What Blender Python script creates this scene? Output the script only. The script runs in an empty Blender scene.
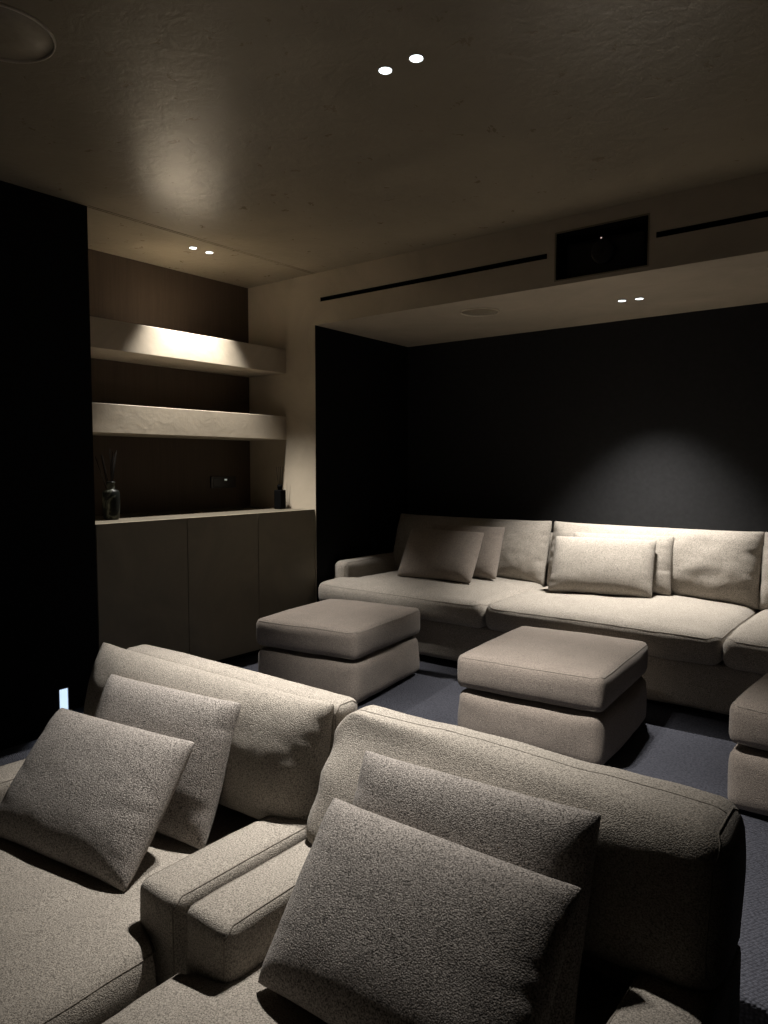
import bpy, bmesh, math, random
import numpy as np
from mathutils import Vector, Matrix, noise

D = bpy.data
COL = bpy.context.scene.collection
random.seed(4)

# ------------------------------------------------------------------ materials
def new_mat(name):
    m = D.materials.new(name); m.use_nodes = True
    nt = m.node_tree
    return m, nt, nt.nodes['Principled BSDF']

def node(nt, kind, **kw):
    n = nt.nodes.new(kind)
    for k, v in kw.items():
        if k in n.inputs.keys(): n.inputs[k].default_value = v
        else: setattr(n, k, v)
    return n

def ramp(nt, fac, stops):
    r = nt.nodes.new('ShaderNodeValToRGB')
    e = r.color_ramp.elements
    while len(e) < len(stops): e.new(.5)
    for i, (p, c) in enumerate(stops):
        e[i].position = p; e[i].color = (*c, 1)
    nt.links.new(fac, r.inputs['Fac'])
    return r.outputs['Color']

def boucle(name, base, speck=.45, scale=230, bump=.55):
    """Looped wool: fine light and dark flecks and a nubby surface."""
    m, nt, b = new_mat(name); L = nt.links.new
    tc = node(nt, 'ShaderNodeTexCoord')
    n1 = node(nt, 'ShaderNodeTexNoise', Scale=scale, Detail=3., Roughness=.65)
    n2 = node(nt, 'ShaderNodeTexNoise', Scale=9., Detail=3., Roughness=.6)
    vo = node(nt, 'ShaderNodeTexVoronoi', Scale=scale*1.15)
    for n in (n1, n2, vo): L(tc.outputs['Object'], n.inputs['Vector'])
    c = np.array(base)
    col = ramp(nt, n1.outputs['Fac'], [(.36, c*(1-speck)), (.5, c), (.64, np.minimum(c*(1+speck*.75), 1))])
    soft = ramp(nt, n2.outputs['Fac'], [(.3, (.9, .9, .9)), (.7, (1, 1, 1))])
    mx = node(nt, 'ShaderNodeMix', data_type='RGBA', blend_type='MULTIPLY')
    mx.inputs[0].default_value = 1
    L(col, mx.inputs[6]); L(soft, mx.inputs[7]); L(mx.outputs[2], b.inputs['Base Color'])
    add = node(nt, 'ShaderNodeMath', operation='SUBTRACT')
    L(n1.outputs['Fac'], add.inputs[0]); L(vo.outputs['Distance'], add.inputs[1])
    bp = node(nt, 'ShaderNodeBump', Strength=bump, Distance=.0022)
    L(add.outputs[0], bp.inputs['Height']); L(bp.outputs['Normal'], b.inputs['Normal'])
    b.inputs['Roughness'].default_value = .95
    b.inputs['Specular IOR Level'].default_value = .12
    b.inputs['Sheen Weight'].default_value = .12
    return m

def plaster(name, base, rough=.5, spec=.4, bump=.25, scale=2.2):
    """Trowelled clay plaster: cloudy tone, slight burnish."""
    m, nt, b = new_mat(name); L = nt.links.new
    tc = node(nt, 'ShaderNodeTexCoord')
    n1 = node(nt, 'ShaderNodeTexNoise', Scale=scale, Detail=8., Roughness=.62, Distortion=.8)
    n2 = node(nt, 'ShaderNodeTexNoise', Scale=scale*6, Detail=5., Roughness=.62, Distortion=.5)
    for n in (n1, n2): L(tc.outputs['Object'], n.inputs['Vector'])
    c = np.array(base)
    L(ramp(nt, n1.outputs['Fac'], [(.3, c*.86), (.7, c*1.1)]), b.inputs['Base Color'])
    rr = node(nt, 'ShaderNodeMapRange'); L(n2.outputs['Fac'], rr.inputs['Value'])
    rr.inputs['To Min'].default_value = rough-.05; rr.inputs['To Max'].default_value = rough+.05
    L(rr.outputs[0], b.inputs['Roughness'])
    b.inputs['Specular IOR Level'].default_value = spec
    bp = node(nt, 'ShaderNodeBump', Strength=bump, Distance=.02)
    L(n2.outputs['Fac'], bp.inputs['Height']); L(bp.outputs['Normal'], b.inputs['Normal'])
    return m

def plain(name, base, rough=.6, spec=.3, metal=0., fine=0.):
    m, nt, b = new_mat(name); L = nt.links.new
    tc = node(nt, 'ShaderNodeTexCoord')
    n1 = node(nt, 'ShaderNodeTexNoise', Scale=40., Detail=4.)
    L(tc.outputs['Object'], n1.inputs['Vector'])
    c = np.array(base)
    L(ramp(nt, n1.outputs['Fac'], [(.3, c*.92), (.7, c*1.08)]), b.inputs['Base Color'])
    b.inputs['Roughness'].default_value = rough
    b.inputs['Specular IOR Level'].default_value = spec
    b.inputs['Metallic'].default_value = metal
    if fine:
        bp = node(nt, 'ShaderNodeBump', Strength=fine, Distance=.002)
        n3 = node(nt, 'ShaderNodeTexNoise', Scale=600., Detail=2.)
        L(tc.outputs['Object'], n3.inputs['Vector'])
        L(n3.outputs['Fac'], bp.inputs['Height']); L(bp.outputs['Normal'], b.inputs['Normal'])
    return m

def glow(name, col, s):
    m, nt, b = new_mat(name)
    b.inputs['Base Color'].default_value = (*[min(1, c) for c in col], 1)
    b.inputs['Emission Color'].default_value = (*col, 1)
    b.inputs['Emission Strength'].default_value = s
    return m

def veneer(name, base):
    m, nt, b = new_mat(name); L = nt.links.new
    tc = node(nt, 'ShaderNodeTexCoord')
    mp = node(nt, 'ShaderNodeMapping'); mp.inputs['Scale'].default_value = (1, 60, 1.5)
    L(tc.outputs['Object'], mp.inputs['Vector'])
    n1 = node(nt, 'ShaderNodeTexNoise', Scale=1.6, Detail=7., Roughness=.7)
    L(mp.outputs[0], n1.inputs['Vector'])
    c = np.array(base)
    L(ramp(nt, n1.outputs['Fac'], [(.3, c*.82), (.7, c*1.14)]), b.inputs['Base Color'])
    b.inputs['Roughness'].default_value = .55
    b.inputs['Specular IOR Level'].default_value = .2
    bp = node(nt, 'ShaderNodeBump', Strength=.2, Distance=.002)
    L(n1.outputs['Fac'], bp.inputs['Height']); L(bp.outputs['Normal'], b.inputs['Normal'])
    return m

def loop_carpet(name, base):
    m, nt, b = new_mat(name); L = nt.links.new
    tc = node(nt, 'ShaderNodeTexCoord')
    mp = node(nt, 'ShaderNodeMapping'); mp.inputs['Rotation'].default_value = (0, 0, .35)
    mp.inputs['Scale'].default_value = (1, 1.5, 1)
    L(tc.outputs['Object'], mp.inputs['Vector'])
    vo = node(nt, 'ShaderNodeTexVoronoi', Scale=95., Randomness=.45)
    n1 = node(nt, 'ShaderNodeTexNoise', Scale=3., Detail=4.)
    L(mp.outputs[0], vo.inputs['Vector']); L(tc.outputs['Object'], n1.inputs['Vector'])
    c = np.array(base)
    col = ramp(nt, vo.outputs['Distance'], [(.0, c*1.35), (.55, c*.8), (.9, c*.3)])
    soft = ramp(nt, n1.outputs['Fac'], [(.3, (.85, .85, .85)), (.7, (1, 1, 1))])
    mx = node(nt, 'ShaderNodeMix', data_type='RGBA', blend_type='MULTIPLY'); mx.inputs[0].default_value = 1
    L(col, mx.inputs[6]); L(soft, mx.inputs[7]); L(mx.outputs[2], b.inputs['Base Color'])
    inv = node(nt, 'ShaderNodeMath', operation='SUBTRACT'); inv.inputs[0].default_value = 1.
    L(vo.outputs['Distance'], inv.inputs[1])
    bp = node(nt, 'ShaderNodeBump', Strength=1., Distance=.006)
    L(inv.outputs[0], bp.inputs['Height']); L(bp.outputs['Normal'], b.inputs['Normal'])
    b.inputs['Roughness'].default_value = 1.; b.inputs['Specular IOR Level'].default_value = .05
    return m

def marbled(name):
    m, nt, b = new_mat(name); L = nt.links.new
    tc = node(nt, 'ShaderNodeTexCoord')
    n1 = node(nt, 'ShaderNodeTexNoise', Scale=11., Detail=3., Distortion=1.5)
    L(tc.outputs['Object'], n1.inputs['Vector'])
    L(ramp(nt, n1.outputs['Fac'], [(.46, (.008, .009, .008)), (.62, (.10, .105, .08))]), b.inputs['Base Color'])
    b.inputs['Roughness'].default_value = .4
    b.inputs['Specular IOR Level'].default_value = .1
    return m

M = dict(
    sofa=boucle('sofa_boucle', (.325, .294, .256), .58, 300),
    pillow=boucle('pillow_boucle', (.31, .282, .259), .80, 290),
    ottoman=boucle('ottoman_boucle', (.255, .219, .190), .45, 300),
    welt=boucle('welt_fabric', (.24, .215, .185), .3, 260, .4),
    ceiling=plaster('ceiling_plaster', (.305, .262, .190), .29, .55, .15),
    plaster=plaster('wall_plaster', (.44, .38, .295), .6, .3, .10),
    cabinet=plaster('cabinet_lacquer', (.23, .20, .145), .55, .3, .05, 3.),
    worktop=plaster('cabinet_worktop', (.12, .104, .078), .6, .2, .03, 3.),
    black=plain('black_acoustic_fabric', (.008, .008, .0085), .9, .08, 0, .3),
    backwall=plain('lit_acoustic_fabric', (.025, .0255, .027), .9, .1, 0, .3),  # same black fabric, its colour lightened to paint in the downlight glow
    dark=plain('dark_front_wall', (.02, .02, .02), .9, .1),
    wood=veneer('dark_oak_veneer', (.075, .055, .040)),
    carpet=loop_carpet('blue_grey_carpet', (.080, .083, .102)),
    void=plain('black_metal', (.004, .004, .004), .8, .1),
    groove=plain('shadow_groove', (.13, .11, .08), .9, .1),
    trim=plain('lit_speaker_rim', (.62, .56, .46), .5, .4),  # pale tone paints in the light the rim catches
    grille=plain('painted_grille', (.30, .257, .187), .45, .4, 0, .2),
    projector=plain('projector_plastic', (.006, .006, .0065), .55, .3),
    glass=plain('dark_lens_glass', (.004, .004, .006), .08, .6),
    bottle=plain('black_bottle_glass', (.003, .003, .003), .7, .03),
    marbled=marbled('marbled_bottle_glass'),
    reed=plain('black_reed', (.006, .005, .004), .9, .05),
    socket=plain('black_socket_plastic', (.008, .007, .006), .35, .5),
    lamp=glow('lamp_lens', (.86, .97, 1.), 4.),
    strip=glow('step_light_lens', (.62, .80, 1.), 1.1),
    led=glow('indicator_led', (1., .72, .68), .5),
    socket_led=glow('socket_indicator', (.75, .85, .8), .22),
    metal=plain('step_light_steel', (.45, .47, .5), .4, .5, .6),
    screw=plain('dark_screw', (.03, .04, .07), .4, .5, .8),
)

# ------------------------------------------------------------------ mesh helpers
def link(name, verts, faces, mat, parent=None, smooth=True):
    me = D.meshes.new(name)
    me.from_pydata([tuple(map(float, v)) for v in verts], [], [tuple(f) for f in faces])
    me.update()
    bm = bmesh.new(); bm.from_mesh(me)
    bmesh.ops.recalc_face_normals(bm, faces=bm.faces[:])
    if smooth and bm.calc_volume(signed=True) < 0: bmesh.ops.reverse_faces(bm, faces=bm.faces[:])
    bm.to_mesh(me); bm.free()
    if smooth:
        me.polygons.foreach_set('use_smooth', [True]*len(me.polygons))
    me.materials.append(mat)
    o = D.objects.new(name, me); COL.objects.link(o)
    if parent: o.parent = parent
    return o

def tag(o, label, cat, group=None):
    o['label'] = label; o['category'] = cat
    if group: o['group'] = group
    return o

def thing(name, label, cat, loc=(0, 0, 0), rz=0, group=None):
    o = D.objects.new(name, None); COL.objects.link(o)
    o.location = loc; o.rotation_euler = (0, 0, rz); o.empty_display_size = .1
    return tag(o, label, cat, group)

def struct(o):
    o['kind'] = 'structure'; return o

def relabel(o, label): o['label'] = label; return o

def copy_tree(o, parent=None):
    c = o.copy(); COL.objects.link(c)
    if parent: c.parent = parent
    for ch in list(o.children): copy_tree(ch, c)
    return c

def box_geo(x0, x1, y0, y1, z0, z1, off=0):
    v = [(x, y, z) for x in (x0, x1) for y in (y0, y1) for z in (z0, z1)]
    f = [(0, 1, 3, 2), (4, 6, 7, 5), (0, 4, 5, 1), (2, 3, 7, 6), (0, 2, 6, 4), (1, 5, 7, 3)]
    return v, [tuple(i+off for i in q) for q in f]

def boxes(name, lst, mat, parent=None, bevel=0.):
    V, F = [], []
    for b in lst:
        v, f = box_geo(*b, off=len(V)); V += v; F += f
    o = link(name, V, F, mat, parent, smooth=False)
    if bevel:
        md = o.modifiers.new('bevel', 'BEVEL'); md.width = bevel; md.segments = 3
        md.limit_method = 'ANGLE'
    return o

def holed_wall(name, x0, x1, z0, z1, y0, y1, holes, mat):
    """Wall in x-z with rectangular openings, y0..y1 thick."""
    xs = sorted({x0, x1, *[h[i] for h in holes for i in (0, 1)]})
    zs = sorted({z0, z1, *[h[i] for h in holes for i in (2, 3)]})
    def solid(i, j):
        if not (0 <= i < len(xs)-1 and 0 <= j < len(zs)-1): return False
        cx, cz = (xs[i]+xs[i+1])/2, (zs[j]+zs[j+1])/2
        return not any(h[0] < cx < h[1] and h[2] < cz < h[3] for h in holes)
    V, idx, F = [], {}, []
    def vid(i, j, k):
        if (i, j, k) not in idx:
            idx[i, j, k] = len(V); V.append((xs[i], (y0, y1)[k], zs[j]))
        return idx[i, j, k]
    for i in range(len(xs)-1):
        for j in range(len(zs)-1):
            if not solid(i, j): continue
            for k in (0, 1):
                F.append((vid(i, j, k), vid(i+1, j, k), vid(i+1, j+1, k), vid(i, j+1, k)))
            for di, dj, a, b in ((-1, 0, (i, j), (i, j+1)), (1, 0, (i+1, j), (i+1, j+1)),
                                 (0, -1, (i, j), (i+1, j)), (0, 1, (i, j+1), (i+1, j+1))):
                if not solid(i+di, j+dj):
                    F.append((vid(*a, 0), vid(*b, 0), vid(*b, 1), vid(*a, 1)))
    return link(name, V, F, mat, smooth=False)

def lathe(name, prof, mat, parent=None, n=32, loc=(0, 0, 0)):
    V, F = [], []
    for r, z in prof:
        for k in range(n):
            a = 2*math.pi*k/n
            V.append((loc[0]+r*math.cos(a), loc[1]+r*math.sin(a), loc[2]+z))
    for i in range(len(prof)-1):
        for k in range(n):
            F.append((i*n+k, i*n+(k+1) % n, (i+1)*n+(k+1) % n, (i+1)*n+k))
    F.append(tuple(range(n))); F.append(tuple((len(prof)-1)*n+k for k in range(n)))
    o = link(name, V, F, mat, parent)
    return o

def tube_geo(pts, r, closed=False, n=8):
    P = [Vector(p) for p in pts]; m = len(P)
    V, F = [], []
    up = None
    for i in range(m):
        a = P[(i-1) % m] if (closed or i) else P[i]
        b = P[(i+1) % m] if (closed or i < m-1) else P[i]
        t = (b-a)
        t = t.normalized() if t.length > 1e-9 else Vector((0, 0, 1))
        if up is None:
            up = t.orthogonal().normalized()
        up = (up-t*up.dot(t))
        up = up.normalized() if up.length > 1e-6 else t.orthogonal().normalized()
        s = t.cross(up)
        for k in range(n):
            ang = 2*math.pi*k/n
            V.append(P[i]+(up*math.cos(ang)+s*math.sin(ang))*r)
    for i in range(m if closed else m-1):
        j = (i+1) % m
        for k in range(n):
            F.append((i*n+k, i*n+(k+1) % n, j*n+(k+1) % n, j*n+k))
    if not closed:
        F.append(tuple(range(n))); F.append(tuple((m-1)*n+k for k in range(n)))
    return V, F

def tube(name, pts, r, mat, parent=None, closed=False, n=8):
    V, F = tube_geo(pts, r, closed, n)
    return link(name, V, F, mat, parent)

# ---- soft box: upholstered block with rounded edges, crowned faces, soft dents
class SoftBox:
    def __init__(s, w, d, h, r=.04, crown=.02, side=.008, amp=.003, seed=0, freq=5., step=.022, taper=0., warp=None):
        s.w, s.d, s.h, s.r, s.crown, s.side, s.amp, s.seed, s.freq, s.taper = w, d, h, r, crown, side, amp, seed, freq, taper
        s.step, s.warp = step, warp
    def deform(s, p):
        hx, hy, hz = s.w/2, s.d/2, s.h/2
        r = min(s.r, hx*.99, hy*.99, hz*.99)
        q = Vector([max(-(H-r), min(H-r, c)) for c, H in zip(p, (hx, hy, hz))])
        dd = Vector(p)-q
        v = q+dd.normalized()*r if dd.length > 1e-9 else Vector(p)
        u, t, k = v.x/hx, v.y/hy, v.z/hz
        dome = lambda a, b: max(0., (1-abs(a)**2.6))*max(0., (1-abs(b)**2.6))
        v.z += s.crown*dome(u, t)*max(0, k)
        v.x += s.side*dome(t, k)*u
        v.y += s.side*dome(u, k)*t
        v.x *= 1+s.taper*(-k)*.5; v.y *= 1+s.taper*(-k)*.5
        nz = noise.noise_vector(Vector((v.x*s.freq+s.seed*7.1, v.y*s.freq+s.seed*3.3, v.z*s.freq*1.4)))
        v += nz*s.amp*1.6
        nz = noise.noise_vector(Vector((v.x*s.freq*3.1+s.seed*2.1, v.y*s.freq*3.1, v.z*s.freq*3+s.seed)))
        v += nz*s.amp*.6
        if s.warp: v = s.warp(v, u, t, k)
        v.z += hz
        return v
    def build(s, name, mat, parent=None, loc=(0, 0, 0), rz=0.):
        n = [max(6, int(L/s.step)) for L in (s.w, s.d, s.h)]
        def line(m, H):
            out = []
            for i in range(m+1):
                t = -1+2*i/m
                out.append(H*(.55*math.sin(t*math.pi/2)+.45*t))
            return out
        ax = [line(n[0], s.w/2), line(n[1], s.d/2), line(n[2], s.h/2)]
        V, idx, F = [], {}, []
        def vid(i, j, k):
            if (i, j, k) not in idx:
                idx[i, j, k] = len(V); V.append(s.deform((ax[0][i], ax[1][j], ax[2][k])))
            return idx[i, j, k]
        for k in (0, n[2]):
            for i in range(n[0]):
                for j in range(n[1]): F.append((vid(i, j, k), vid(i+1, j, k), vid(i+1, j+1, k), vid(i, j+1, k)))
        for j in (0, n[1]):
            for i in range(n[0]):
                for k in range(n[2]): F.append((vid(i, j, k), vid(i+1, j, k), vid(i+1, j, k+1), vid(i, j, k+1)))
        for i in (0, n[0]):
            for j in range(n[1]):
                for k in range(n[2]): F.append((vid(i, j, k), vid(i, j+1, k), vid(i, j+1, k+1), vid(i, j, k+1)))
        o = link(name, V, F, mat, parent)
        o.location = loc; o.rotation_euler = (0, 0, rz)
        return o
    def loop(s, axis, sign, step=.02, bias=.5):
        """Welt path round one face, lying on the rounded edge."""
        H = [s.w/2, s.d/2, s.h/2]; a, b = [i for i in range(3) if i != axis]
        pts = []
        def run(p0, p1):
            L = math.dist(p0, p1); m = max(3, int(L/step))
            for i in range(m): pts.append([p0[c]+(p1[c]-p0[c])*i/m for c in (0, 1)])
        A, B = H[a], H[b]; c = min(s.r, A, B)*1.1
        run((-A+c, -B), (A-c, -B)); run((A-c, -B), (A, -B+c)); run((A, -B+c), (A, B-c)); run((A, B-c), (A-c, B))
        run((A-c, B), (-A+c, B)); run((-A+c, B), (-A, B-c)); run((-A, B-c), (-A, -B+c)); run((-A, -B+c), (-A+c, -B))
        out = []
        for pa, pb in pts:
            p = [0, 0, 0]; p[a] = pa; p[b] = pb; p[axis] = sign*(H[axis]-s.r*(1-bias)*.45)
            out.append(s.deform(p))
        return out
    def welt(s, o, axis, sign, r=.0019, name='piping', mat=None):
        return tube(name, s.loop(axis, sign), r, mat or M['welt'], o, closed=True, n=6)

# ---- stuffed pillow: two sewn sheets inflated until the seams pucker
def stuffed(w, h, T, nx, ny, seed=0, steps=70, iters=10, sag=.35, noise_amp=.004, crease=6, crease_amp=.0038, lump=.002):
    rng = np.random.default_rng(seed)
    gx = np.linspace(-w/2, w/2, nx+1); gz = np.linspace(-h/2, h/2, ny+1)
    X, Z = np.meshgrid(gx, gz, indexing='ij')
    F = np.arange((nx+1)*(ny+1)).reshape(nx+1, ny+1)
    B = F.copy(); cnt = F.size
    inner = np.zeros_like(F, bool); inner[1:-1, 1:-1] = True
    B[inner] = cnt+np.arange(inner.sum())
    N = cnt+int(inner.sum())
    rest = np.zeros((N, 3)); rest[F.ravel(), 0] = X.ravel(); rest[F.ravel(), 2] = Z.ravel()
    rest[B.ravel(), 0] = X.ravel(); rest[B.ravel(), 2] = Z.ravel()
    bump = (1-(2*X/w)**2)*(1-(2*Z/h)**2)
    x = rest.copy()
    lo = rng.normal(0, 1, (6, 6))
    def smooth_noise():
        a = rng.normal(0, 1, (nx+1, ny+1))
        for _ in range(3):
            a = (a+np.roll(a, 1, 0)+np.roll(a, -1, 0)+np.roll(a, 1, 1)+np.roll(a, -1, 1))/5
        return a
    x[F.ravel(), 1] -= (T*.12*bump+noise_amp*smooth_noise()*(bump > .001)).ravel()
    x[B[inner], 1] += (T*.12*bump+noise_amp*smooth_noise())[inner]
    E, S = [], []
    for G in (F, B):
        for (a, b, k) in ((G[:-1, :], G[1:, :], 1.), (G[:, :-1], G[:, 1:], 1.), (G[:-1, :-1], G[1:, 1:], .55), (G[1:, :-1], G[:-1, 1:], .55),
                          (G[:-2, :], G[2:, :], .22), (G[:, :-2], G[:, 2:], .22)):
            E.append(np.stack([a.ravel(), b.ravel()], 1)); S.append(np.full(a.size, k))
    E = np.concatenate(E); S = np.concatenate(S)
    L0 = np.linalg.norm(rest[E[:, 0]]-rest[E[:, 1]], axis=1)
    deg = np.bincount(E.ravel(), minlength=N).astype(float)
    Q = []
    for G, fl in ((F, False), (B, True)):
        q = np.stack([G[:-1, :-1], G[1:, :-1], G[1:, 1:], G[:-1, 1:]], -1).reshape(-1, 4)
        Q.append(q[:, ::-1] if fl else q)
    Q = np.concatenate(Q)
    def scatter(i, v): return np.stack([np.bincount(i, weights=v[:, c], minlength=N) for c in range(3)], 1)
    cF, cB = F[nx//2, ny//2], B[nx//2, ny//2]
    bottom = 1+sag*(-(rest[:, 2])/(h/2))
    for st in range(steps):
        d1 = x[Q[:, 2]]-x[Q[:, 0]]; d2 = x[Q[:, 3]]-x[Q[:, 1]]
        fn = np.cross(d1, d2)
        vn = sum(scatter(Q[:, c], fn) for c in range(4))
        vn /= np.linalg.norm(vn, axis=1, keepdims=True)+1e-12
        thick = x[cB, 1]-x[cF, 1]
        push = np.clip((T-thick)*.12, -.002, .006)+.0007
        x += vn*(push*bottom)[:, None]
        for it in range(iters):
            d = x[E[:, 1]]-x[E[:, 0]]; L = np.linalg.norm(d, axis=1)+1e-12
            c = (L-L0)/L*.5*S
            dv = d*c[:, None]
            x += (scatter(E[:, 0], dv)-scatter(E[:, 1], dv))/deg[:, None]*1.9
    # the sheets are cut with slightly bowed seams, so the filled outline is nearly straight
    rw = x[F[-1, :], 0]-x[F[0, :], 0]; rh = x[F[:, -1], 2]-x[F[:, 0], 2]
    fx = 1+.7*(rw.max()/rw-1); fz = 1+.7*(rh.max()/rh-1)
    sx, sz = np.ones(N), np.ones(N)
    for G in (F, B):
        sx[G] = fx[None, :]; sz[G] = fz[:, None]
    x[:, 0] *= sx; x[:, 2] *= sz
    mid = (x[F, 1]+x[B, 1])/2
    x[F.ravel(), 1] -= .85*mid.ravel(); x[B[inner], 1] -= .85*mid[inner]
    # creases running in from the sides and corners
    zz = np.arange(ny+1)/ny
    for G, sg in ((F, -1.), (B, 1.)):
        c = np.zeros((nx+1, ny+1))
        for side in (0, 1):
            d = (np.arange(nx+1)/nx*w if side == 0 else (1-np.arange(nx+1)/nx)*w)[:, None]
            for _ in range(crease):
                z0 = rng.uniform(.08, .92); sl = rng.uniform(-.8, .8); ln = rng.uniform(.04, .11); wd = rng.uniform(.008, .014)
                dz = (zz[None, :]-z0)*h-sl*d*.5
                c += rng.uniform(.3, 1.)*np.exp(-(dz/wd)**2)*np.exp(-(d/ln)**2)*np.clip(d/.04, 0, 1)
        env = np.clip(np.minimum(zz, 1-zz)*h/.03, 0, 1)[None, :]
        dy = -sg*crease_amp*c*env
        ii = G[1:-1, 1:-1]
        x[ii.ravel(), 1] += dy[1:-1, 1:-1].ravel()
        for v in ii.ravel():
            x[v, 1] += sg*lump*(noise.noise(Vector((x[v, 0]*7+seed, x[v, 2]*9, sg*3.+seed)))+.5*noise.noise(Vector((x[v, 0]*17+seed, x[v, 2]*21, sg*5.))))
    for ax, s in ((0, w), (2, h)):
        lo_, hi_ = x[:, ax].min(), x[:, ax].max()
        x[:, ax] = (x[:, ax]-(lo_+hi_)/2)*s/(hi_-lo_)
    ring = list(F[:, 0])+list(F[-1, 1:])+list(F[-2::-1, -1])+list(F[0, -2:0:-1])
    return x, Q, [x[i] for i in ring]

def pillow_object(name, sim, mat, parent=None, loc=(0, 0, 0), welt=False, mirror=False, sub=1):
    x, Q, ring = sim
    if mirror:
        x = x*np.array([-1, 1, 1]); ring = [p*np.array([-1, 1, 1]) for p in ring]
    o = link(name, x, Q, mat, parent)
    o.location = loc
    if sub:
        md = o.modifiers.new('soft', 'SUBSURF'); md.levels = sub; md.render_levels = sub
    if welt: tube('piping', ring, .003, mat, o, closed=True, n=6)
    return o

def pose(o, bl, tl, yaw, H):
    """Stand a pillow with its lower left corner at bl, leaning towards tl."""
    ex = Vector((math.cos(yaw), math.sin(yaw), 0))
    ez = Vector(tl)-Vector(bl); ez = (ez-ex*ez.dot(ex)).normalized()
    ey = ez.cross(ex)
    m = Matrix((ex, ey, ez)).transposed().to_4x4()
    o.rotation_euler = m.to_euler()
    return ex, ey, ez

# ================================================================== THE ROOM
XL, XR = -3.518, .54           # black wall panels left and right
YB, YF = 4.84, -3.0            # recess back wall, front (screen) wall
ZC, ZS, ZL = 2.56, 2.211, -.30 # ceiling, recess soffit, lower floor
YW, XN = 3.69, -4.19           # plaster wall plane, back of the niche
YN = 2.035                     # end of the black panel, start of the niche

struct(boxes('floor', [(-4.4, .8, YF-.2, 1.80, ZL-.1, ZL)], M['carpet']))
struct(boxes('platform', [(-4.4, .8, 1.80, 5.0, ZL-.1, 0)], M['carpet'], bevel=.012))
struct(boxes('step', [(XL, -2.45, 1.42, 1.80, ZL, -.10)], M['carpet'], bevel=.012))
struct(boxes('ceiling', [(-4.4, .8, YF-.2, 5.0, ZC, ZC+.1)], M['ceiling']))
struct(boxes('wall_left', [(XL-.06, XL, YF, YN, ZL, ZC)], M['black']))
struct(boxes('wall_right', [(XR, XR+.1, YF, 5.0, ZL, ZC)], M['black']))
struct(boxes('wall_front', [(-4.4, .8, YF-.2, YF, ZL, ZC)], M['dark']))
struct(boxes('wall_niche_back', [(XN-.1, XN, YN-.5, YW, 0, ZC)], M['wood']))
struct(boxes('wall_niche_side', [(XN, XL-.06, YN-.10, YN, 0, ZC)], M['plaster']))
HOLES = [(-3.46, -1.783, 2.362, 2.392), (-1.731, -1.243, 2.238, 2.482), (-1.205, .47, 2.362, 2.392)]
struct(holed_wall('wall_back', -3.511, XR, ZS, ZC, YW, YW+.16, HOLES, M['plaster']))
struct(boxes('wall_corner', [(XN, -3.511, YW, YW+.004, 0, ZC), (XN, -3.60, YW+.004, 5.0, 0, ZC), (-3.60, -3.511, YW+.004, YW+.16, ZS, ZC)], M['plaster']))
def slab(name, poly, z0, z1, mat):
    n = len(poly)
    V = [(x, y, z) for z in (z0, z1) for x, y in poly]
    F = [tuple(range(n)), tuple(range(n, 2*n))]+[(k, (k+1) % n, n+(k+1) % n, n+k) for k in range(n)]
    return link(name, V, F, mat, smooth=False)
struct(slab('wall_recess_left', [(-3.511, YW+.004), (-3.56, YB), (-3.60, YB), (-3.60, YW+.004)], 0, ZS, M['black']))
struct(boxes('wall_recess_back', [(-3.60, XR, YB, 5.0, 0, ZS)], M['backwall']))
struct(boxes('ceiling_recess', [(-3.60, XR, YW+.16, YB+.05, ZS, ZS+.02)], M['plaster']))
struct(boxes('trim_ceiling_joint', [(XL-.006, XL-.004, YN, YW, ZC-.0015, ZC+.002), (XL+.014, XL+.016, YN, YW, ZC-.0015, ZC+.002)], M['groove']))
# lined pocket behind the projector opening
px0, px1, pz0, pz1 = HOLES[1]
struct(boxes('trim_projector_pocket', [(px0, px0+.004, YW+.003, YB-.3, pz0, pz1), (px1-.004, px1, YW+.003, YB-.3, pz0, pz1),
             (px0+.004, px1-.004, YW+.003, YB-.3, pz1-.004, pz1), (px0+.004, px1-.004, YW+.003, YB-.3, pz0, pz0+.004), (px0, px1, YB-.31, YB-.3, pz0, pz1)], M['void']))
t = .007
struct(boxes('trim_projector_frame', [(px0-t, px0, YW-.004, YW+.02, pz0-t, pz1+t), (px1, px1+t, YW-.004, YW+.02, pz0-t, pz1+t),
             (px0, px1, YW-.004, YW+.02, pz1, pz1+t), (px0, px1, YW-.004, YW+.02, pz0-t, pz0)], M['cabinet']))

# projector
pr = thing('projector', 'black projector in the square opening of the plaster bulkhead', 'projector', (-1.487, YW+.03, pz0+.004))
boxes('body', [(-.215, .215, .03, .40, .004, .20)], M['projector'], pr, .02)
lathe_o = lathe('lens_ring', [(.052, 0), (.060, .004), (.062, .035), (.05, .04)], M['projector'], pr)
lathe_o.rotation_euler = (math.pi/2, 0, 0); lathe_o.location = (0, .035, .115)
ln = lathe('lens', [(.001, .006), (.02, .004), (.035, 0), (.046, -.006)], M['glass'], pr)
ln.rotation_euler = (math.pi/2, 0, 0); ln.location = (0, .0, .115)
ld = lathe('indicator', [(.004, 0), (.0045, .002), (.002, .004)], M['led'], pr, 12)
ld.rotation_euler = (math.pi/2, 0, 0); ld.location = (-.018, .028, .192)
relabel(ld, 'pinkish indicator light')
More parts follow.
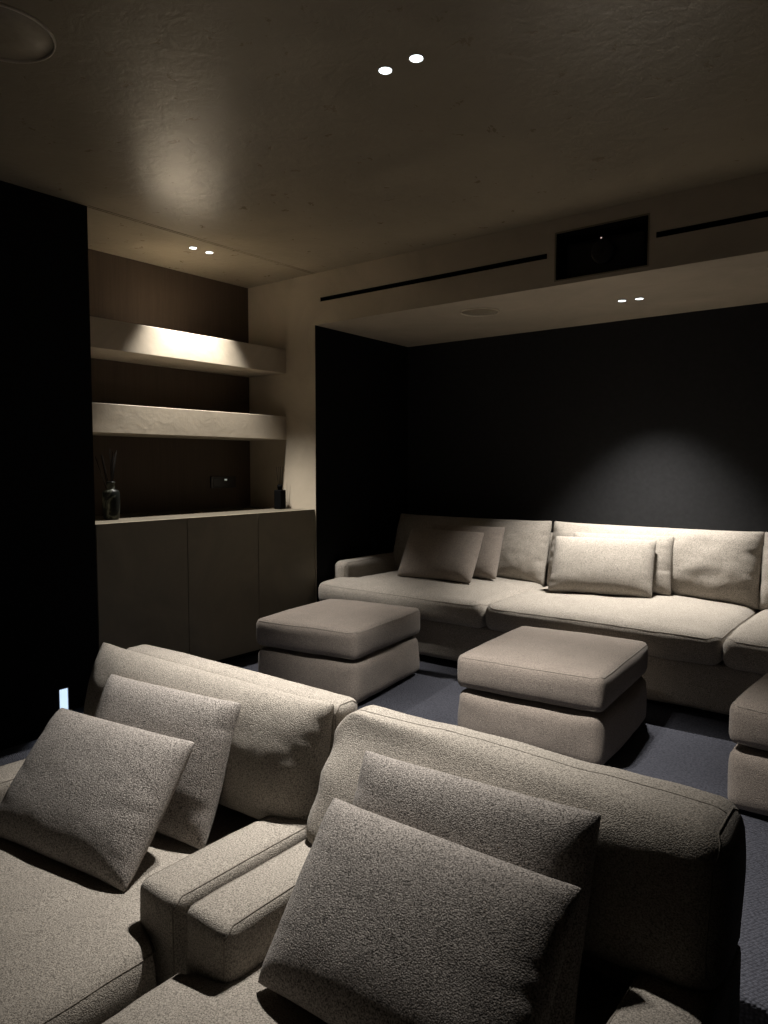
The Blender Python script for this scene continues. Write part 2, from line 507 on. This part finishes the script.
# air slots
for (x0, x1, z0, z1), lab in ((HOLES[0], 'long black air slot in the bulkhead left of the projector'),
                              (HOLES[2], 'long black air slot in the bulkhead right of the projector')):
    s = thing('air_slot', lab, 'air vent', ((x0+x1)/2, YW, (z0+z1)/2), group='air slots in the plaster bulkhead')
    hw, hh = (x1-x0)/2, (z1-z0)/2
    boxes('duct', [(-hw+.001, hw-.001, .10, .15, -hh+.001, hh-.001)], M['void'], s)
    boxes('frame', [(-hw+.001, hw-.001, .004, .10, hh-.004, hh-.001), (-hw+.001, hw-.001, .004, .10, -hh+.001, -hh+.004),
                    (-hw+.001, -hw+.004, .004, .10, -hh+.004, hh-.004), (hw-.004, hw-.001, .004, .10, -hh+.004, hh-.004)], M['void'], s)

# ------------------------------------------------------------------ shelves and cabinet
def shelf(z0, z1, lab):
    o = boxes('floating_shelf', [(XN, -3.796, YN+.001, YW-.001, z0, z1)], M['plaster'], bevel=.003)
    return tag(o, lab, 'shelf', 'thick plaster shelves in the niche')
shelf(1.903, 2.072, 'upper thick plaster shelf in the niche, spotlit along its front')
shelf(1.432, 1.598, 'lower thick plaster shelf in the niche, above the cabinet')

cab = thing('low_cabinet', 'long low taupe cabinet with three plain doors under the niche shelves', 'cabinet', (0, 0, 0))
boxes('body', [(XN+.002, XL-.024, YN+.002, YW-.002, .05, .918)], M['cabinet'], cab)
boxes('plinth', [(XN+.05, XL-.07, YN+.002, YW-.002, 0.001, .05)], M['void'], cab)
boxes('worktop', [(XN+.002, XL-.024, YN+.002, YW-.002, .918, .937)], M['worktop'], cab, .001)
for a, b in ((YN+.004, 2.609), (2.613, 3.158), (3.162, YW-.003)):
    boxes('door', [(XL-.021, XL+.001, a, b, .052, .941)], M['cabinet'], cab, .0015)

# reed diffuser on the left end
df = thing('reed_diffuser', 'round dark glass reed diffuser with black reeds on the cabinet\'s left end', 'diffuser', (-3.80, 2.30, .938), group=None)
lathe('bottle', [(.036, 0), (.043, .006), (.047, .05), (.048, .12), (.047, .155), (.040, .168), (.024, .172), (.021, .178), (.021, .205), (.024, .207), (.024, .216), (.018, .218)], M['marbled'], df)
for k in range(8):
    a = k*2.4; r0 = .012; r1 = .03+.055*((k*37) % 10)/10
    p0 = Vector((r0*math.cos(a+2.6), r0*math.sin(a+2.6), .06)); p1 = Vector((r1*math.cos(a), r1*math.sin(a), .36+.05*((k*53) % 7)/7))
    tube('reed', [p0, p0.lerp(p1, .5), p1], .0022, M['reed'], df, n=6)
bd = thing('reed_diffuser', 'small square black bottle with thin reeds on the cabinet by the plaster wall', 'diffuser', (-3.775, 3.60, .938), .15)
boxes('bottle', [(-.031, .031, -.031, .031, 0, .135)], M['bottle'], bd, .006)
lathe('neck', [(.016, .134), (.016, .15), (.019, .152), (.019, .17), (.014, .172)], M['bottle'], bd, 20)
for k in range(4):
    a = k*1.57+.4
    p0 = Vector((.006*math.cos(a), .006*math.sin(a), .12)); p1 = Vector((.025*math.cos(a), .025*math.sin(a), .30))
    tube('reed', [p0, p1], .0018, M['reed'], bd, n=6)

# socket plate on the wood
sk = thing('socket_plate', 'black double socket plate on the dark wood under the lower shelf', 'socket', (XN, 3.43, 1.125))
boxes('plate', [(.0, .009, -.115, .115, -.042, .042)], M['socket'], sk, .003)
for yy in (-.057, .057):
    boxes('socket_insert', [(.007, .012, yy-.036, yy+.036, -.031, .031)], M['socket'], sk, .004)
boxes('indicator', [(.011, .0135, .004, .028, .012, .024)], M['socket_led'], sk, .001)

# step light
sl = thing('step_light', 'small upright glowing step light low on the black left wall', 'light fixture', (XL, 1.834, .055))
boxes('housing', [(0, .012, -.026, .026, -.067, -.063), (0, .012, -.026, .026, .063, .067), (0, .012, -.026, -.022, -.063, .063), (0, .012, .022, .026, -.063, .063)], M['metal'], sl, .001)
boxes('lens', [(0, .007, -.022, .022, -.063, .063)], M['strip'], sl)
sc = lathe('screw', [(.0058, 0), (.0058, .003), (.003, .004)], M['screw'], sl, 14)
sc.rotation_euler = (0, math.pi/2, 0); sc.location = (.007, .002, -.048)

# ------------------------------------------------------------------ downlights and their lamps
def downlight(x, y, z, power, angle, blend, lab, grp, tilt=(0, 0)):
    d = thing('downlight', lab, 'ceiling light', (x, y, z), group=grp)
    lathe('trim_ring', [(.0225, .0), (.0225, -.001), (.0255, -.0022), (.027, -.001), (.027, 0)], M['plaster'], d)
    lathe('lens', [(.0215, 0), (.0215, -.001), (.015, -.002), (.001, -.0022)], M['lamp'], d)
    la = D.lights.new('spot', 'SPOT'); la.energy = power; la.spot_size = math.radians(angle); la.spot_blend = blend
    la.shadow_soft_size = .025; la.color = (1., .95, .88)
    lo = D.objects.new('spot', la); COL.objects.link(lo); lo.parent = d; lo.location = (0, 0, -.03)
    lo.rotation_euler = (tilt[0], tilt[1], 0)
    return d
EXP = 1.
PA, PN, PR = 290, 128, 200
downlight(-1.546, 1.972, ZC, PA, 76, 1., 'left disc of the round ceiling light pair above the front sofas', 'main ceiling downlights')
downlight(-1.423, 1.977, ZC, PA, 76, 1., 'right disc of the round ceiling light pair above the front sofas', 'main ceiling downlights')
downlight(-3.68, 2.81, ZC, PN, 73, .5, 'left disc of the small light pair over the niche shelves', 'niche downlights')
downlight(-3.68, 2.932, ZC, PN, 73, .5, 'right disc of the small light pair over the niche shelves', 'niche downlights')
downlight(-1.580, 4.265, ZS, PR, 80, 1., 'left disc of the light pair in the soffit over the back sofa', 'recess downlights')
downlight(-1.482, 4.275, ZS, PR, 80, 1., 'right disc of the light pair in the soffit over the back sofa', 'recess downlights')

# ceiling speakers
def speaker(x, y, z, r, lab):
    s = thing('ceiling_speaker', lab, 'speaker', (x, y, z), group='flush round ceiling speakers')
    lathe('grille', [(r-.004, .0), (r-.004, -.001), (.05, -.001), (.001, -.001)], M['grille'], s, 48)
    lathe('rim', [(r-.004, 0), (r-.004, -.008), (r, -.008), (r+.002, 0)], M['trim'], s, 64)
speaker(-2.335, 1.075, ZC, .16, 'round flush speaker in the main ceiling, cut by the top left edge')
speaker(-2.39, 4.01, ZS, .12, 'round flush speaker in the recess soffit left of the lights')
speaker(-.645, 4.01, ZS, .12, 'round flush speaker in the recess soffit right of the lights')

# ================================================================== FURNITURE
def upholstered(name, sb, mat, parent, loc, rz=0., welts=()):
    o = sb.build(name, mat, parent, loc, rz)
    for ax, sg in welts: sb.welt(o, ax, sg)
    return o

# ---- back sofa
bs = thing('sofa', 'long deep three-seat boucle sofa against the black recess wall', 'sofa', (-1.487, 4.2, 0))
cx = lambda x: x+1.487
cy = lambda y: y-4.2
boxes('plinth', [(cx(-3.38), cx(.41), cy(3.80), cy(4.75), .001, .05)], M['void'], bs)
upholstered('base', SoftBox(3.90, 1.06, .245, .03, 0, .004, .002, 1, step=.04), M['sofa'], bs, (0, cy(4.235), .045))
upholstered('back_frame', SoftBox(3.96, .16, .72, .05, 0, .004, .002, 2, step=.04), M['sofa'], bs, (0, cy(4.745), .05))
for sx, x in ((-1, -3.437), (1, .463)):
    upholstered('arm', SoftBox(.125, .82, .50, .045, .006, .004, .003, 3+sx, step=.025), M['sofa'], bs, (cx(x), cy(4.255), .062), 0, ((0, 1), (0, -1)))
def front_round(amt):
    def f(v, u, t, k):
        # the loose seat edge bellies forward and its front drops a little
        if t < 0: v.z -= amt*max(0, -t-.45)**1.5*max(0, k)
        return v
    return f
seatX = ((-3.47, -2.142), (-2.136, -.846), (-.840, .488))
for i, (a, b) in enumerate(seatX):
    if i == 1:
        upholstered('seat_cushion', SoftBox(b-a, 1.0, .165, .055, .045, .014, .003, 10+i, step=.024, warp=front_round(.02)), M['sofa'], bs, (cx((a+b)/2), cy(4.14), .282), 0, ((2, 1),))
    else:
        # T-shaped end cushion: the front runs on past the arm
        w = b-a; sgn = -1 if i == 0 else 1
        def tee(v, u, t, k, w=w, sgn=sgn):
            v = front_round(.02)(v, u, t, k)
            e = u*sgn
            lim = .145
            if t > -.62 and e > 0:
                cut = min(1., (t+.62)/.1)
                v.x -= sgn*lim*cut*max(0, (e-.2)/.8)
            return v
        upholstered('seat_cushion', SoftBox(w, 1.0, .165, .055, .045, .014, .003, 10+i, step=.024, warp=tee), M['sofa'], bs, (cx((a+b)/2), cy(4.14), .282), 0, ((2, 1),))
simB = [stuffed(1.30, .45, .25, 90, 34, 21, 70, 10, .45, crease=9, crease_amp=.011, lump=.009), stuffed(1.30, .45, .25, 90, 34, 33, 70, 10, .45, crease=9, crease_amp=.011, lump=.009)]
for i, (x, lean) in enumerate(((-2.79, -14), (-1.485, -13), (-.200, -14))):
    o = pillow_object('back_cushion', simB[i % 2], M['sofa'], bs, (cx(x), cy(4.525), .655), mirror=(i == 0))
    o.rotation_euler = (math.radians(lean), 0, 0)

# ---- ottomans
def ottoman(x, y, rz, lab, w=.66, d=.73, seed=0):
    t = thing('ottoman', lab, 'ottoman', (x, y, 0), math.radians(rz), 'square two-tier ottomans')
    upholstered('base', SoftBox(w, d, .225, .04, 0, .02, .004, 40+seed, taper=.02), M['ottoman'], t, (0, 0, .012))
    upholstered('cushion', SoftBox(w+.005, d+.005, .155, .034, .024, .012, .002, 50+seed), M['ottoman'], t, (0, 0, .247), 0, ((2, 1), (2, -1)))
    return t
ottoman(-2.745, 3.09, 8, 'square two-tier boucle ottoman nearest the taupe cabinet', seed=1)
ottoman(-1.435, 3.12, 4.5, 'square two-tier boucle ottoman in front of the middle sofa seat', seed=2)
ottoman(-.26, 3.12, -3, 'square two-tier boucle ottoman cut off by the right edge', seed=3)

# ---- front sofas (on the lower floor, backs to the platform)
def front_sofa(x0, x1, lab, seed, back, fh=.842, sw=0., sz=0.):
    xc = (x0+x1)/2; w = x1-x0
    t = thing('cinema_sofa', lab, 'sofa', (xc, 1.0, ZL))
    Z = lambda z: z-ZL
    boxes('plinth', [(-w/2+.06, w/2-.06, -.50, .55, .001, .05)], M['void'], t)
    upholstered('base', SoftBox(w-.03, 1.18, .255, .03, 0, .004, .002, 60+seed, step=.04), M['sofa'], t, (0, -.055, .045))
    upholstered('back_frame', SoftBox(w-.004, .115, fh, .028, .004, .004, .002, 61+seed), M['sofa'], t, (0, .498, .05), 0, ((0, 1), (0, -1), (1, -1)))
    aw = .142
    for sx in (-1, 1):
        upholstered('arm', SoftBox(aw, .545, .43, .026, .003, .003, .0015, 62+seed+sx, step=.018), M['sofa'], t,
                    (sx*(w/2-aw/2-.002), -.084+.272, .17), 0, ((0, 1), (0, -1)))
    def tee(v, u, tt, k):
        if tt > -.03:
            v.x -= math.copysign(1, u)*(aw-.045)*min(1., (tt+.03)/.05)*max(0, (abs(u)-.3)/.7)
        return v
    upholstered('seat_cushion', SoftBox(w-sw, 1.15, .19, .045, .022, .006, .003, 64+seed, step=.022, warp=tee), M['sofa'], t, (-sw*.25, -.08, .295+sz), 0, ((2, 1),))
    back(t, w, Z)
    return t

def back_left(t, w, Z):
    sim = stuffed(1.05, .375, .20, 84, 32, 5, 80, 10, .3, crease=8, crease_amp=.0045, lump=.004)
    o = pillow_object('back_cushion', sim, M['sofa'], t, (-.008, .376, Z(.43)))
    o.rotation_euler = (math.radians(-12), math.radians(1.5), math.radians(4))
def back_right(t, w, Z):
    def lean(v, u, tt, k):
        v.z -= (.028-.012*u)*max(0., -tt)**2*max(0., k)
        v.y += (.055-.045*u)*k*max(0., -tt)      # the front leans back, less so at the right end
        if u < -.8: # soft gathered left end
            v += Vector((.0025*math.sin(v.z*55+v.y*25), .004*math.sin(v.z*45+v.y*25), 0))*(-u-.8)/.2
        return v
    sb = SoftBox(w-.004, .225, .31, .05, .006, .010, .003, 71, step=.016, warp=lean)
    o = upholstered('back_cushion', sb, M['sofa'], t, (0, .4435, Z(.282)), 0, ((0, 1),))
    tube('seam', [sb.deform((-w/2+.02+(w-.04)*i/60, .022, .155)) for i in range(61)], .0016, M['welt'], o, n=6)
front_sofa(-2.352, -1.302, 'front left cinema sofa in pale boucle, nearest the black wall', 0, back_left, sw=.05, sz=.006)
front_sofa(-1.278, -.296, 'front right cinema sofa in pale boucle, its right side in shadow', 5, back_right, .55, sz=-.012)

# ---- throw pillows
simP = {}
def pillow(w, h, seed, bl, tl, yaw, lab, grp, mat='pillow', mirror=False):
    if (w, h, seed) not in simP: simP[w, h, seed] = stuffed(w, h, (.135 if h > .38 else .14), 54, 40, seed, 70, 10, .12)
    o = pillow_object('throw_pillow', simP[w, h, seed], M[mat], None, mirror=mirror)
    ex, ey, ez = pose(o, bl, tl, math.radians(yaw), h)
    o.location = Vector(bl)+ex*w/2+ez*h/2
    return tag(o, lab, 'pillow', grp)
g1, g2 = 'throw pillows on the front sofas', 'throw pillows on the back sofa'
pillow(.57, .385, 11, (-2.115, .87, .208), (-2.14, 1.105, .492), 8, 'speckled taupe pillow in front of its twin on the front left sofa', g1)
pillow(.57, .40, 8, (-2.12, 1.12, .207), (-2.145, 1.26, .535), 7, 'taupe pillow tucked behind another on the front left sofa', g1)
pillow(.59, .385, 15, (-1.075, .945, .202), (-1.045, 1.18, .495), 1, 'large speckled pillow in front on the front right sofa', g1)
pillow(.57, .40, 8, (-1.07, 1.15, .205), (-1.10, 1.29, .557), 4, 'pillow half hidden behind the front one on the front right sofa', g1, mirror=True)
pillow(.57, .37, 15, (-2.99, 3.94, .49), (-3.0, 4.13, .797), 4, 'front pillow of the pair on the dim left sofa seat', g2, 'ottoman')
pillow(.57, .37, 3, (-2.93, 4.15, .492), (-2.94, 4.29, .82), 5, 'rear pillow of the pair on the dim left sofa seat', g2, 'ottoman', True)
pillow(.60, .37, 8, (-1.915, 4.03, .492), (-1.875, 4.23, .80), 12, 'front pillow of the brightly lit pair on the middle sofa seat', g2, 'sofa')
pillow(.60, .37, 3, (-1.86, 4.195, .491), (-1.84, 4.345, .80), 12, 'rear pillow of the brightly lit pair on the middle sofa seat', g2, 'sofa')

# small lamp inside the step light, washing the carpet step below it
la = D.lights.new('step_glow', 'SPOT'); la.energy = 1.0; la.spot_size = math.radians(75); la.spot_blend = .5; la.color = (.95, .97, 1.); la.shadow_soft_size = .01
lo = D.objects.new('step_glow', la); COL.objects.link(lo); lo.parent = sl; lo.location = (.03, -.01, -.02)
lo.rotation_euler = (math.radians(-25), math.radians(-25), 0)

# ------------------------------------------------------------------ world, camera, look
w = D.worlds.new('world'); w.use_nodes = True
bg = w.node_tree.nodes['Background']; bg.inputs['Color'].default_value = (.5, .5, .55, 1); bg.inputs['Strength'].default_value = 0.
sc_ = bpy.context.scene; sc_.world = w

cam = D.cameras.new('camera'); co = D.objects.new('camera', cam); COL.objects.link(co)
cam.sensor_fit = 'VERTICAL'; cam.sensor_height = 36; cam.lens = 726/1024*36; cam.clip_start = .02
pitch, yaw = math.atan(47/726), math.radians(38.2)
co.location = (0, 0, 1.25); co.rotation_euler = (math.pi/2-pitch, 0, yaw)
sc_.camera = co
vs = sc_.view_settings
vs.view_transform = 'Standard'; vs.look = 'None'; vs.gamma = 1; vs.exposure = 0.; vs.use_curve_mapping = False
